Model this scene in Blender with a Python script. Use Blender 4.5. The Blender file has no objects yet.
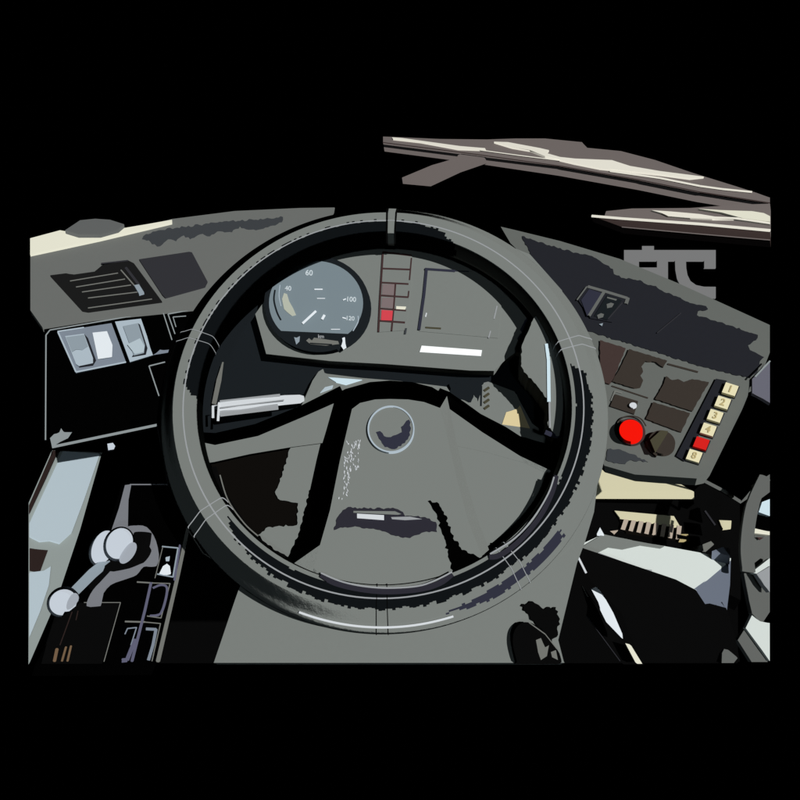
import bpy, bmesh, math, random
from mathutils import Vector, Matrix

# ------------------------------------------------------------------ scene
S = bpy.context.scene
COL = S.collection
S.view_settings.view_transform = 'Standard'
S.view_settings.look = 'None'
S.view_settings.exposure = 0
S.view_settings.gamma = 1
W_ = bpy.data.worlds.new("World"); S.world = W_; W_.use_nodes = True
W_.node_tree.nodes['Background'].inputs[0].default_value = (0, 0, 0, 1)
W_.node_tree.nodes['Background'].inputs[1].default_value = 0.0

F = 750.0                      # focal length in pixels of the 800 px photograph
PITCH = math.radians(35)
CAM = Vector((0, 0, 1.32))
FWD = Vector((0, math.cos(PITCH), -math.sin(PITCH)))
UP = Vector((0, math.sin(PITCH), math.cos(PITCH)))
RT = Vector((1, 0, 0))
cd = bpy.data.cameras.new("camera"); cam = bpy.data.objects.new("camera", cd); COL.objects.link(cam)
cd.sensor_width = 36; cd.lens = 36 * F / 800; cd.clip_start = .01; cd.clip_end = 100
cam.location = CAM; cam.rotation_euler = (math.pi / 2 - PITCH, 0, 0)
S.camera = cam

# one soft-box far behind the driver's right shoulder; the cab is otherwise dark
LD = (RT * .34 + UP * .20 - FWD * .92).normalized()
KEY = 9.0
ld = bpy.data.lights.new("work_lamp", 'SPOT'); lo = bpy.data.objects.new("work_lamp", ld); COL.objects.link(lo)
DIST = 12.0
lo.location = CAM + FWD * .9 + LD * DIST
lo.rotation_euler = (-LD).to_track_quat('-Z', 'Y').to_euler()
ld.energy = KEY * 4 * math.pi * math.pi * DIST * DIST / math.pi * 1.0
ld.shadow_soft_size = .05; ld.spot_size = math.radians(20); ld.spot_blend = .1
# faint cool fill lamp, added with no real source, to lift shadows to navy
FD = (RT * .06 - FWD).normalized()
fd = bpy.data.lights.new("fill_light", 'SPOT'); fo = bpy.data.objects.new("fill_light", fd); COL.objects.link(fo)
fo.location = CAM + FWD * .9 + FD * DIST
fo.rotation_euler = (-FD).to_track_quat('-Z', 'Y').to_euler()
fd.energy = ld.energy * .055; fd.color = (.85, 1, 1.1); fd.shadow_soft_size = .3; fd.spot_size = math.radians(20)

# ------------------------------------------------------------------ materials
def lin(c):
    c /= 255
    return c / 12.92 if c <= .04045 else ((c + .055) / 1.055) ** 2.4
K = 1.0
def mat(name, rgb, size=.6, smooth=.015, bump=0, bscale=60, var=0):
    m = bpy.data.materials.new(name); m.use_nodes = True
    nt = m.node_tree; nt.nodes.clear()
    out = nt.nodes.new('ShaderNodeOutputMaterial')
    t = nt.nodes.new('ShaderNodeBsdfToon'); t.component = 'DIFFUSE'
    t.inputs['Size'].default_value = size; t.inputs['Smooth'].default_value = smooth
    k = KEY * .1592 / (1 - math.cos(min(size + smooth, 1) * math.pi / 2)) * K
    c = [lin(v) / k for v in rgb]
    t.inputs['Color'].default_value = (*c, 1)
    nt.links.new(t.outputs[0], out.inputs['Surface'])
    if var:
        tc = nt.nodes.new('ShaderNodeTexCoord'); nz = nt.nodes.new('ShaderNodeTexNoise')
        nz.inputs['Scale'].default_value = 220; nz.inputs['Detail'].default_value = 4
        mx = nt.nodes.new('ShaderNodeMixRGB'); mx.inputs[1].default_value = (*[v * (1 - var) for v in c], 1)
        mx.inputs[2].default_value = (*[v * (1 + var) for v in c], 1)
        nt.links.new(tc.outputs['Object'], nz.inputs['Vector']); nt.links.new(nz.outputs['Fac'], mx.inputs[0])
        nt.links.new(mx.outputs[0], t.inputs['Color'])
    if bump:
        tc = nt.nodes.new('ShaderNodeTexCoord'); nz = nt.nodes.new('ShaderNodeTexNoise')
        nz.inputs['Scale'].default_value = bscale; nz.inputs['Detail'].default_value = 6; nz.inputs['Roughness'].default_value = .7
        b = nt.nodes.new('ShaderNodeBump'); b.inputs['Strength'].default_value = 1; b.inputs['Distance'].default_value = bump
        nt.links.new(tc.outputs['Object'], nz.inputs['Vector'])
        nt.links.new(nz.outputs['Fac'], b.inputs['Height']); nt.links.new(b.outputs[0], t.inputs['Normal'])
    return m
M = {}
def dm(key, name, rgb, **k): M[key] = mat(name, rgb, **k)
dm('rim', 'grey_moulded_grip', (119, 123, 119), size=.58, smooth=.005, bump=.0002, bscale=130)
dm('insert', 'black_rim_insert_shade', (16, 19, 21), size=.6, bump=.0005, bscale=110)
dm('print', 'pale_dial_print', (196, 206, 210), size=.95)
dm('stripe', 'brown_stripe_paint', (112, 90, 68), size=.95)
dm('wheel_shade', 'dark_wheel_shade', (44, 43, 51), size=.9)
dm('spoke', 'grey_moulded_plastic', (119, 123, 119), size=.44, bump=.0005, bscale=90)
dm('grey', 'grey_plastic', (119, 123, 119), size=.8, var=.02)
dm('dash', 'dash_grey_plastic', (104, 106, 103), size=.9, var=.02)
dm('panel', 'switch_panel_grey', (98, 101, 97), size=.9, var=.02)
dm('bin', 'binnacle_blue_black', (27, 31, 34), size=.9)
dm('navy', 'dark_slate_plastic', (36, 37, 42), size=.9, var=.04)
dm('vinyl', 'slate_vinyl', (60, 63, 66), size=.9)
dm('ledge', 'ledge_grey', (94, 96, 95), size=.95)
dm('plate', 'charcoal_plate', (49, 49, 53), size=.9)
dm('black', 'deep_black_plastic', (2, 2, 2), size=.9)
dm('soot', 'soot_black_plastic', (10, 10, 10), size=.95)
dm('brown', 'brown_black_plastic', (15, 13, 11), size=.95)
dm('line', 'pale_edge_trim', (138, 145, 146), size=.95)
dm('white', 'white_plastic', (222, 228, 232), size=.95)
dm('label', 'white_label_paper', (250, 252, 252), size=.95)
dm('cream', 'cream_plastic', (224, 222, 203), size=.95)
dm('beige', 'beige_plastic', (207, 201, 168), size=.95)
dm('tan', 'tan_plastic', (181, 166, 150), size=.95)
dm('key', 'cream_key_plastic', (222, 214, 176), size=.95)
dm('ink', 'ochre_ink', (186, 170, 122), size=.95)
dm('red', 'red_plastic', (240, 22, 10), size=.95)
dm('redkey', 'dull_red_plastic', (208, 34, 30), size=.95)
dm('redlamp', 'red_lamp_lens', (205, 68, 78), size=.95)
dm('mauve', 'mauve_lamp_lens', (122, 108, 108), size=.95)
dm('frame', 'brown_grid_frame', (66, 48, 48), size=.95)
dm('tile', 'dark_brown_blank', (57, 51, 46), size=.95, var=.04)
dm('tile2', 'dark_red_brown_blank', (66, 53, 50), size=.95, var=.04)
dm('dial', 'blue_grey_dial', (118, 131, 137), size=.95)
dm('dialglow', 'beige_dial_highlight', (176, 180, 165), size=.95)
dm('sill', 'pale_blue_grey_paint', (174, 188, 195), size=.98)
dm('sillg', 'grey_green_trim', (140, 148, 145), size=.98)
dm('maroon', 'dark_maroon_rubber', (44, 34, 32), size=.95)
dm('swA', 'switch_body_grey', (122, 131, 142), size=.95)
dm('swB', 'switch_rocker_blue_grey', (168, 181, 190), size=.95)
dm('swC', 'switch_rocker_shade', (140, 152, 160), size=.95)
dm('steel', 'lever_bracket_grey', (118, 120, 125), size=.95)
dm('knob', 'pale_grey_knob', (194, 202, 211), size=.60)
dm('knob2', 'mid_grey_knob_cap', (158, 164, 172), size=.95)
dm('violet', 'violet_grey_trim', (92, 92, 112), size=.95)
dm('trim', 'warm_grey_trim', (112, 113, 108), size=.95)
dm('wiper', 'taupe_wiper_metal', (112, 104, 101), size=.95)
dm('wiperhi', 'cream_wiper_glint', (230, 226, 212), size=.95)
dm('wiperdk', 'dark_wiper_rubber', (58, 48, 46), size=.95)
dm('mark', 'grey_sticker', (120, 120, 120), size=.95)
dm('tray', 'pale_tray_top', (206, 213, 208), size=.98)
dm('trayend', 'slate_tray_end', (104, 111, 124), size=.98)
dm('tube', 'grey_handle_tube', (97, 99, 96), size=.95)
dm('slate', 'slate_violet_plastic', (100, 100, 111), size=.95)
dm('ice', 'ice_blue_plastic', (200, 220, 228), size=.95)
dm('stalk', 'pale_stalk_plastic', (205, 209, 212), size=.95)
dm('stalkg', 'grey_stalk_plastic', (150, 153, 155), size=.95)
dm('sand', 'sand_plastic', (214, 197, 152), size=.95)
dm('olive', 'olive_print', (70, 67, 52), size=.95)
dm('indigo', 'indigo_slate_rubber', (48, 49, 62), size=.95)

# ------------------------------------------------------------------ geometry helpers
def ray(px, py):
    return FWD + RT * ((px - 400) / F) - UP * ((py - 400) / F)
def P(px, py, d):
    return CAM + ray(px, py) * d
class Plane:
    def __init__(s, *pts):
        a, b, c = [P(*p) for p in pts]
        s.o = a; s.n = (b - a).cross(c - a).normalized()
        if s.n.dot(CAM - a) < 0: s.n = -s.n
    def at(s, px, py, off=0):
        r = ray(px, py); o = s.o + s.n * off
        return CAM + r * ((o - CAM).dot(s.n) / r.dot(s.n))
class ZPlane(Plane):
    def __init__(s, o, n):
        s.o = Vector(o); s.n = Vector(n).normalized()

LOC = {}
def link(name, bm, m, parent=None, smooth=False, center=None):
    if center is None:
        center = Vector((0, 0, 0))
        for v in bm.verts: center += v.co
        center /= max(1, len(bm.verts))
    for v in bm.verts: v.co -= center
    bmesh.ops.recalc_face_normals(bm, faces=bm.faces[:])
    me = bpy.data.meshes.new(name); bm.to_mesh(me); bm.free()
    o = bpy.data.objects.new(name, me); COL.objects.link(o)
    if isinstance(m, (list, tuple)):
        for x in m: me.materials.append(M[x])
    else: me.materials.append(M[m])
    if smooth:
        for p in me.polygons: p.use_smooth = True
    base = Vector((0, 0, 0))
    if parent is not None:
        o.parent = parent; base = LOC[parent.name]
    o.location = center - base
    LOC[o.name] = center.copy()
    return o
def thing(name, label, cat, loc, group=None):
    o = bpy.data.objects.new(name, None); COL.objects.link(o)
    o.empty_display_size = .02
    o.location = loc; LOC[o.name] = Vector(loc)
    o['label'] = label; o['category'] = cat
    if group: o['group'] = group
    return o
def tag(o, label, cat, group=None):
    o['label'] = label; o['category'] = cat
    if group: o['group'] = group
    return o

def slab_bm(pts, n, th, bev=0, bm=None):
    """outline -> solid plate of thickness th behind it; front edges rounded by bev"""
    own = bm is None
    if own: bm = bmesh.new()
    vs = [bm.verts.new(p) for p in pts]; vb = [bm.verts.new(p - n * th) for p in pts]
    f = bm.faces.new(vs); bm.faces.new(vb[::-1])
    k = len(vs)
    for i in range(k):
        bm.faces.new((vs[i], vb[i], vb[(i + 1) % k], vs[(i + 1) % k]))
    if bev:
        bmesh.ops.bevel(bm, geom=[e for e in f.edges], offset=bev, segments=2, profile=.6, affect='EDGES', clamp_overlap=True)
    return bm
def rough(poly, amp, seed=1, step=2.2):
    """ragged outline: jagged edges for flat tone patches"""
    R = random.Random(seed); out = []
    for i, a in enumerate(poly):
        b = poly[(i + 1) % len(poly)]; dx, dy = b[0] - a[0], b[1] - a[1]; l = math.hypot(dx, dy)
        k = max(1, int(l / step))
        for j in range(k):
            t = j / k; e = R.uniform(-amp, amp) if j else 0
            out.append((a[0] + dx * t - dy / l * e, a[1] + dy * t + dx / l * e))
    return out
def slab(name, poly, pl, m, th=.01, off=0, parent=None, bev=.0008, jag=0):
    if jag: poly = rough(poly, jag); bev = 0
    pts = [pl.at(x, y, off) for x, y in poly]
    return link(name, slab_bm(pts, pl.n, th, bev), m, parent)
def plate(name, poly, pl, m, h=.002, parent=None, base=0, bev=.0004, jag=0):
    """plate standing h proud of plane offset base"""
    return slab(name, poly, pl, m, th=h, off=base + h, parent=parent, bev=bev, jag=jag)
def tube_bm(pts, r, n=10, bm=None):
    if bm is None: bm = bmesh.new()
    pts = [Vector(p) for p in pts]
    rs = r if isinstance(r, (list, tuple)) else [r] * len(pts)
    rings = []; ref = None
    for i, p in enumerate(pts):
        t = (pts[min(i + 1, len(pts) - 1)] - pts[max(i - 1, 0)]).normalized()
        if ref is None:
            ref = t.orthogonal().normalized()
        ref = (ref - t * ref.dot(t)).normalized(); b = t.cross(ref)
        rings.append([bm.verts.new(p + (ref * math.cos(a) + b * math.sin(a)) * rs[i]) for a in [2 * math.pi * j / n for j in range(n)]])
    for a, b in zip(rings, rings[1:]):
        for j in range(n): bm.faces.new((a[j], a[(j + 1) % n], b[(j + 1) % n], b[j]))
    bm.faces.new(rings[0][::-1]); bm.faces.new(rings[-1])
    return bm
def line(name, poly, pl, m, w=1.5, off=.001, parent=None, closed=False):
    """raised trim bead along a path on a surface, w pixels wide"""
    pts = [pl.at(x, y, off) for x, y in poly]
    if closed: pts.append(pts[0])
    d = (pts[0] - CAM).dot(FWD)
    bm = bmesh.new()
    for a, b in zip(pts, pts[1:]):
        tube_bm([a, b], w / 2 * d / F, 6, bm)
    return link(name, bm, m, parent)
def smooth_path(pts, k=6):
    out = []; n = len(pts)
    for i in range(n - 1):
        p0, p1, p2, p3 = [Vector(pts[max(0, min(n - 1, j))]) for j in (i - 1, i, i + 1, i + 2)]
        for s in range(k):
            t = s / k
            out.append(.5 * ((2 * p1) + (p2 - p0) * t + (2 * p0 - 5 * p1 + 4 * p2 - p3) * t * t + (3 * p1 - p0 - 3 * p2 + p3) * t ** 3))
    out.append(Vector(pts[-1])); return out
def sp2(pts, k=6): return [(v.x, v.y) for v in smooth_path([(x, y, 0) for x, y in pts], k)]
def disc_pts(pl, c, rx, ry=None, rot=0, n=48, off=0):
    ry = ry or rx
    out = []
    for i in range(n):
        a = 2 * math.pi * i / n
        u, v = rx * math.cos(a), ry * math.sin(a)
        out.append(pl.at(c[0] + u * math.cos(rot) - v * math.sin(rot), c[1] + u * math.sin(rot) + v * math.cos(rot), off))
    return out
def disc(name, c, rx, ry, pl, m, h=.004, base=0, parent=None, rot=0, bev=.0006, n=48):
    return link(name, slab_bm(disc_pts(pl, c, rx, ry, rot, n, base + h), pl.n, h, bev), m, parent)
def ring(name, c, rx, ry, w, pl, m, h=.004, base=0, parent=None, rot=0):
    bm = bmesh.new()
    A = disc_pts(pl, c, rx, ry, rot, 64, base + h); B = disc_pts(pl, c, rx - w, ry - w, rot, 64, base + h)
    va = [bm.verts.new(p) for p in A]; vb = [bm.verts.new(p) for p in B]
    vc = [bm.verts.new(p - pl.n * h) for p in A]; vd = [bm.verts.new(p - pl.n * h) for p in B]
    for i in range(64):
        j = (i + 1) % 64
        bm.faces.new((va[i], va[j], vb[j], vb[i])); bm.faces.new((va[i], vc[i], vc[j], va[j]))
        bm.faces.new((vb[i], vb[j], vd[j], vd[i])); bm.faces.new((vc[i], vd[i], vd[j], vc[j]))
    return link(name, bm, m, parent)
def text(name, s, c, size, ex, ey, pl, m, base=0, parent=None, h=.0006):
    """lettering: em box of `size` px centred on c, running along ex, upright along ey"""
    cu = bpy.data.curves.new(name, 'FONT'); cu.body = s; cu.align_x = 'CENTER'; cu.align_y = 'CENTER'; cu.offset = .02
    t = bpy.data.objects.new(name, cu); COL.objects.link(t)
    bpy.context.view_layer.update()
    me = bpy.data.meshes.new_from_object(t.evaluated_get(bpy.context.evaluated_depsgraph_get()))
    bm = bmesh.new(); bm.from_mesh(me)
    bpy.data.objects.remove(t); bpy.data.meshes.remove(me); bpy.data.curves.remove(cu)
    ex = Vector(ex).normalized() * size; ey = Vector(ey).normalized() * size
    for v in bm.verts:
        u, w = v.co.x, v.co.y
        v.co = pl.at(c[0] + u * ex.x + w * ey.x, c[1] + u * ex.y + w * ey.y, base + h)
    bmesh.ops.dissolve_limit(bm, angle_limit=.01, verts=bm.verts[:], edges=bm.edges[:])
    r = bmesh.ops.extrude_face_region(bm, geom=bm.faces[:])
    for v in r['geom']:
        if isinstance(v, bmesh.types.BMVert): v.co -= pl.n * h * .9
    return link(name, bm, m, parent)

# ------------------------------------------------------------------ surfaces of the cab
LU = Plane((30, 245, .86), (300, 208, .98), (42, 326, .80))
LL = Plane((42, 328, .80), (205, 305, .868), (52, 447, .78))
RU = Plane((512, 230, 1.0), (770, 324, .86), (600, 335, .92))
RP = Plane((600, 335, .92), (752, 379, .849), (650, 478, .84))
CL = Plane((270, 240, .895), (540, 240, .862), (390, 370, .848))
KO = Plane((390, 400, .855), (215, 663, .735), (555, 663, .735))
GROUND = ZPlane((0, 0, 0), (0, 0, 1))

# floor ------------------------------------------------------------
fl = slab('floor', [(175, 470), (560, 480), (700, 500), (738, 560), (738, 662), (40, 662), (60, 600)], GROUND, 'soot', th=.004, bev=0)
fl['kind'] = 'structure'

# ------------------------------------------------------------------ dashboard
D = thing('dashboard', 'wraparound grey vehicle dashboard with vents, switches, dial and buttons behind the steering wheel', 'dashboard', P(390, 420, 1.0))
lu = slab('dash_top', [(30, 252), (100, 237), (172, 219), (235, 211), (300, 208), (335, 207), (330, 218), (296, 232), (258, 258), (228, 290), (212, 303), (205, 304), (42, 326), (30, 309)], LU, 'dash', th=.01, parent=D, bev=.002)
slab('windscreen_ledge', [(30, 238), (60, 230), (76, 233), (118, 229), (172, 219.5), (172, 222), (100, 239), (30, 254)], LU, 'cream', th=.03, off=.004, parent=D)
slab('ledge_cap', [(65, 230), (80, 220), (95, 218.5), (110, 219.5), (124, 224), (118, 229), (100, 234), (78, 234)], LU, 'ledge', th=.02, off=.010, parent=D)
slab('dark_strip', [(142, 239), (146, 234), (160, 230), (175, 228), (222, 222), (283, 217), (282, 222), (268, 227), (256, 230), (246, 229), (240, 226), (232, 232), (220, 231), (210, 236), (200, 234), (190, 239), (184, 235), (176, 241), (168, 239), (160, 246), (152, 244), (149, 240)], LU, 'vinyl', th=.004, off=.0006, parent=D, jag=1.1)  # ragged darker strip along the dash top
# air vent
v = slab('air_vent', [(50, 275), (66, 273), (74, 275), (95, 272), (102, 265), (128, 260), (134, 263), (162, 301), (88, 311), (82, 310)], LU, 'plate', th=.02, off=.003, parent=D)
M['ventin'] = mat('vent_black', (27, 27, 27), size=.95)
v.data.materials[0] = M['ventin']
for a, b in (((70, 281), (118, 273)), ((76, 287), (125, 279)), ((82, 292), (131, 285)), ((88, 298), (138, 292)), ((88, 308), (152, 299))):
    line('slat', [a, b], LU, 'trim', w=1.1, off=.0036, parent=v)
line('slat', [(101, 263.5), (128, 260.5)], LU, 'plate', w=1.4, off=.0036, parent=v)
line('slider_rail', [(121, 270), (140, 292)], LU, 'trim', w=1.2, off=.0036, parent=v)
line('slider_rail', [(126, 268), (139, 285)], LU, 'plate', w=3, off=.0036, parent=v)
plate('slider_knob', [(134, 285), (139, 284), (144, 292), (139, 293.5)], LU, 'swC', h=.004, base=.003, parent=v)
# blanking plate
slab('blanking_plate', [(139, 259), (189, 251.5), (192, 252), (207.5, 281), (205, 286), (165, 297), (162, 294)], LU, 'plate', th=.01, off=.003, parent=D)
# switch fascia
fa = slab('switch_fascia', [(44, 329), (192, 305), (215, 310), (200, 416), (157, 425), (54, 447), (50, 441)], LL, 'black', th=.04, parent=D, bev=.001)
line('bead', [(45.5, 440), (46, 335), (50, 330), (190, 306)], LL, 'line', w=1.3, parent=fa)
line('bead', [(52, 447), (157, 425)], LL, 'line', w=2.8, parent=fa)
line('bead', [(157, 425), (168, 485)], LL, 'plate', w=.8, parent=fa)
line('bead', [(142, 315), (163, 312), (172, 340)], LL, 'line', w=1.2, parent=fa)
line('bead', [(190, 310), (168, 314), (175, 334)], LL, 'line', w=1.2, parent=fa)
line('bead', [(186, 316), (173, 317), (176, 327)], LL, 'line', w=1.0, parent=fa)
line('bead', [(165, 362), (149, 366), (159, 396)], LL, 'line', w=1.3, parent=fa)
slab('bracket', [(50, 438), (54, 434), (60, 433), (61, 428), (64, 433), (72, 432), (68, 438), (60, 442), (52, 447)], LL, 'line', th=.004, off=.002, parent=fa)
s1 = plate('rocker_switch', [(57.5, 331.5), (111.5, 323), (126, 362), (76, 373)], LL, 'swA', h=.004, parent=D)
line('rim_bead', [(57.5, 331.5), (84, 327.5)], LL, 'swB', w=1.5, off=.0045, parent=s1)
line('rim_bead', [(58, 332), (76, 372), (126, 362)], LL, 'swB', w=1.6, off=.0045, parent=s1)
plate('rocker', [(65, 336), (84, 333.5), (93, 358), (93, 363), (79, 366), (76, 364)], LL, 'swB', h=.004, base=.004, parent=s1)
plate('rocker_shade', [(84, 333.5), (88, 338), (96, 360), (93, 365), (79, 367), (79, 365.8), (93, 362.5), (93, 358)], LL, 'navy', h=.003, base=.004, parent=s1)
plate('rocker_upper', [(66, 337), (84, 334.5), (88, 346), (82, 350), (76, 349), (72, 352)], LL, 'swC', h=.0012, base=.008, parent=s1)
plate('indicator_window', [(92.5, 332.5), (107, 331), (112.5, 345), (112, 357), (98, 359)], LL, 'white', h=.003, base=.004, parent=s1)
s2 = plate('rocker_switch', [(115, 321.5), (141, 318.5), (147, 336), (150, 347), (153, 355), (130, 362)], LL, 'swB', h=.004, parent=D)
plate('rocker', [(123, 326), (138, 323), (145, 345), (144, 353), (134, 355.5)], LL, 'swC', h=.004, base=.004, parent=s2)
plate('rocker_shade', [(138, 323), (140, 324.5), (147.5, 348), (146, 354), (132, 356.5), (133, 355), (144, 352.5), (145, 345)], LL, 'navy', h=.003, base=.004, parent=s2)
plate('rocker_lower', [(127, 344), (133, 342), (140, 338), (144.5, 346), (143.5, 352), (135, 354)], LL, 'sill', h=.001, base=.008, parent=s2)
s3 = plate('rocker_switch', [(142, 318), (162, 316), (170, 345), (168, 352), (154, 356), (150, 345)], LL, 'black', h=.004, parent=D)
plate('switch_corner', [(153, 355), (158, 352), (160, 349.5), (164, 350.5), (169, 349.5), (168, 352.5)], LL, 'swA', h=.002, base=.004, parent=s3)

# right wing of the dash
ru = slab('dash_top', [(500, 226), (515, 230), (560, 241), (620, 259), (680, 284), (770, 324.5), (770, 352), (756, 378), (752, 380), (600, 336), (578, 329), (560, 300), (534, 264), (510, 243)], RU, 'panel', th=.05, parent=D, bev=.002)
slab('padded_face', [(522, 236), (545, 244), (580, 254), (592, 256), (604, 264), (613, 269), (614, 274), (624, 278), (640, 280), (648, 285), (656, 286), (664, 292), (676, 296), (690, 303), (706, 306), (708, 309), (698, 311), (697, 315), (720, 322), (758, 335), (756, 340), (748, 345), (750, 350), (758, 354), (764, 357), (760, 361), (757, 372), (750, 378), (700, 366), (640, 347), (597, 334), (577, 328), (558, 296), (534, 262)], RU, 'navy', th=.006, off=.001, parent=D, jag=.8)
line('crease', [(657, 333), (681, 313)], RU, 'plate', w=1, off=.0025, parent=D)
# twin rocker set into the padded face
tw = slab('twin_rocker', [(578, 300), (588, 286), (591, 285), (628, 296), (629, 301), (612, 322), (590, 318)], RU, 'navy', th=.004, off=.0035, parent=D)
line('surround', [(577, 300), (586.5, 287), (590, 286)], RU, 'tube', w=1.4, off=.004, parent=tw)
line('surround', [(588, 286.5), (604, 291), (627, 298)], RU, 'tube', w=2.8, off=.004, parent=tw)
line('surround', [(628, 298), (626, 304)], RU, 'tube', w=3.6, off=.004, parent=tw)
line('surround', [(604, 292), (589, 316)], RU, 'tube', w=3, off=.004, parent=tw)
line('surround', [(622, 303), (608, 319)], RU, 'plate', w=1.2, off=.004, parent=tw)
plate('rocker', [(581, 300), (589, 289), (602, 293), (600, 299), (590, 312), (587, 316)], RU, 'indigo', h=.001, base=.0036, parent=tw)
plate('rocker', [(594, 316), (607, 295), (622, 300), (607, 320)], RU, 'bin', h=.001, base=.0036, parent=tw)
plate('symbol', [(606.5, 304), (611, 302.5), (614, 303.5), (612, 307), (607, 308)], RU, 'tube', h=.0006, base=.0047, parent=tw)
plate('symbol', [(597, 315), (601, 313), (604, 314), (603, 317), (598, 318.5)], RU, 'tube', h=.0006, base=.0047, parent=tw)
plate('symbol', [(607, 296.5), (617, 299), (616, 300.5), (607, 298)], RU, 'tube', h=.0006, base=.0047, parent=tw)
plate('symbol', [(599, 324), (603, 323), (602, 326)], RU, 'swC', h=.0006, base=.0025, parent=tw)

pan = slab('control_panel', [(580, 328), (600, 334), (752, 379), (748, 395), (712, 468), (706, 476), (697, 478), (660, 476), (635, 474), (604, 465), (594, 455), (594, 400)], RP, 'panel', th=.03, parent=D, bev=.002)
def blank(poly, m='tile', h=.003):
    return plate('blank_cover', poly, RP, m, h=h, parent=D, jag=.35)
blank([(600, 340), (625.5, 348), (613, 379), (609, 384), (600, 380)], 'tile2')
blank([(629, 349), (667, 360.5), (663, 367), (656, 362), (645, 361), (641, 366), (643, 371), (640, 375), (643, 380), (640, 387), (634, 388), (612, 381.5), (620, 368)])
blank([(666, 376), (672, 380), (678, 379), (684, 382), (692, 379), (709, 382), (692, 411), (655, 399), (664, 383)])
blank([(653, 402), (690, 413), (681, 432), (646, 419)])
line('panel_line', [(668, 364), (698, 372)], RP, 'tile', w=1.8, parent=D)
line('panel_line', [(612, 386), (648, 398)], RP, 'tile', w=1.3, parent=D)
line('panel_line', [(611, 401), (615, 391), (622, 393)], RP, 'trim', w=1.5, parent=D)
sl = plate('slide_switch', [(615, 394), (638, 401), (634, 414), (610, 406)], RP, 'tile', h=.003, parent=D)
disc('slide_knob', (633, 405), 3.8, 2.8, RP, 'stalk', h=.004, base=.003, parent=sl, n=12)
slab('dark_ragged_patch', [(608, 449), (618, 449), (632, 454), (648, 462), (630, 460), (625, 464), (612, 462), (606, 460)], RP, 'vinyl', th=.002, off=.0012, parent=D, jag=.8)  # ragged darker patch on the control panel
rk = disc('push_knob', (631, 431.5), 14.5, 13, RP, 'frame', h=.006, parent=D, rot=.3)
disc('knob_cap', (631, 430.5), 11.8, 10.8, RP, 'red', h=.010, base=.006, parent=rk, rot=.3, bev=.002)
line('knob_ring', sp2([(617, 425), (622, 418), (632, 416), (641, 419), (646, 426)]), RP, 'tile', w=1.4, off=.004, parent=rk)
tk = disc('rotary_knob', (662, 442), 13.5, 11.5, RP, 'tile', h=.010, parent=D, rot=.35)
plate('grip', [(650, 440), (661, 430), (668, 431), (655, 452)], RP, 'olive', h=.006, base=.010, parent=tk)
slab('lever_tail', [(645.5, 441), (650, 441), (652, 446), (660, 449), (656, 456), (651, 452), (647, 447)], RP, 'tile', th=.006, off=.007, parent=tk)
# key strip
ks = plate('key_strip', [(716, 378.5), (727, 380.5), (704, 424), (691, 452), (684, 461), (676, 456)], RP, 'navy', h=.003, parent=D)
ex, ey = (17, 4.2), (5.2, -8.8)
keys = [((730.3, 389), '1', 'key'), ((722.8, 402.3), '2', 'key'), ((715.2, 415.6), '3', 'key'), ((708.3, 429.3), '4', 'key'), ((701.3, 443), '', 'redkey'), ((694.2, 455.6), '8', 'key')]
for (cx, cy), s, m in keys:
    g = .92
    q = [(cx + g * (a * 7 + b * 2.2), cy + g * (a * 2.2 - b * 5.4)) for a, b in ((-1, 1), (1, 1), (1, -1), (-1, -1))]
    bz = [(cx - 1 + 1.25 * (x - cx), cy + 1 + 1.2 * (y - cy)) for x, y in q]
    kk = plate('push_key', bz, RP, 'navy', h=.0022, parent=D)
    plate('key_cap', q, RP, m, h=.006, base=.0022, parent=kk)
    if s: text('digit', s, (cx, cy), 9.5, (7, 2.2), (2.6, -6.5), RP, 'ink', base=.0084, parent=kk)
slab('corner_post', [(752, 379), (757, 374), (770, 361), (770, 403), (757, 395), (752, 393)], RP, 'slate', th=.008, off=.004, parent=D)
line('corner_trim', [(755, 377), (770, 361)], RP, 'line', w=1.6, off=.012, parent=D)

# instrument cluster ----------------------------------------------
slab('binnacle', [(196, 440), (188, 380), (200, 330), (240, 275), (290, 240), (340, 220), (400, 214), (450, 220), (500, 240), (550, 285), (580, 340), (585, 400), (580, 445), (500, 425), (440, 400), (330, 400), (250, 440)], CL, 'bin', th=.06, off=-.03, parent=D)
ic = slab('instrument_panel', [(255, 314), (268, 296), (300, 262), (330, 244), (365, 236), (400, 230), (440, 231), (485, 236), (530, 254), (562, 290), (574, 325), (573, 380), (572, 436), (556, 436), (548, 425), (549, 402), (541, 391), (536, 384), (524, 376), (521, 366), (521, 352), (516, 351), (504, 360), (494, 371), (470, 370.5), (385, 364), (330, 361), (266, 354)], CL, 'grey', th=.02, parent=D, bev=.001)
gz = disc('dial', (317, 304), 53, 48, CL, 'bin', h=.012, parent=D, rot=.15)
# dial face trimmed by the odometer bar
face = []
for i in range(60):
    a = 2 * math.pi * i / 60
    x, y = 316 + 47 * math.cos(a), 303 + 42 * math.sin(a)
    lim = 331 + (x - 284) * .045
    if y > lim: y = lim
    face.append((x, y))
plate('dial_face', face, CL, 'dial', h=.0008, base=.012, parent=gz, bev=0)
for s, c, z in (('60', (309, 273), 7.5), ('40', (288, 288.5), 6.5), ('100', (351, 299.5), 6.8), ('120', (350, 318.5), 6)):
    text('dial_number', s, c, z, (1, .06), (.05, -.7), CL, 'print', base=.013, parent=gz)
for a, b, w in (((302.5, 323.5), (316, 311), 2.4), ((322, 319.5), (324.5, 315), 2.6), ((314.5, 289.3), (322.5, 289.3), 1.3), ((317, 298.4), (325, 298.4), .8), ((343, 300), (346, 298.8), 1.2), ((342.5, 317.5), (346, 318.5), 1.2), ((331, 329.3), (340, 329.3), .8)):
    line('dial_mark' if w < 2.3 else 'needle', [a, b], CL, 'white', w=w, off=.0135, parent=gz)
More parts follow.
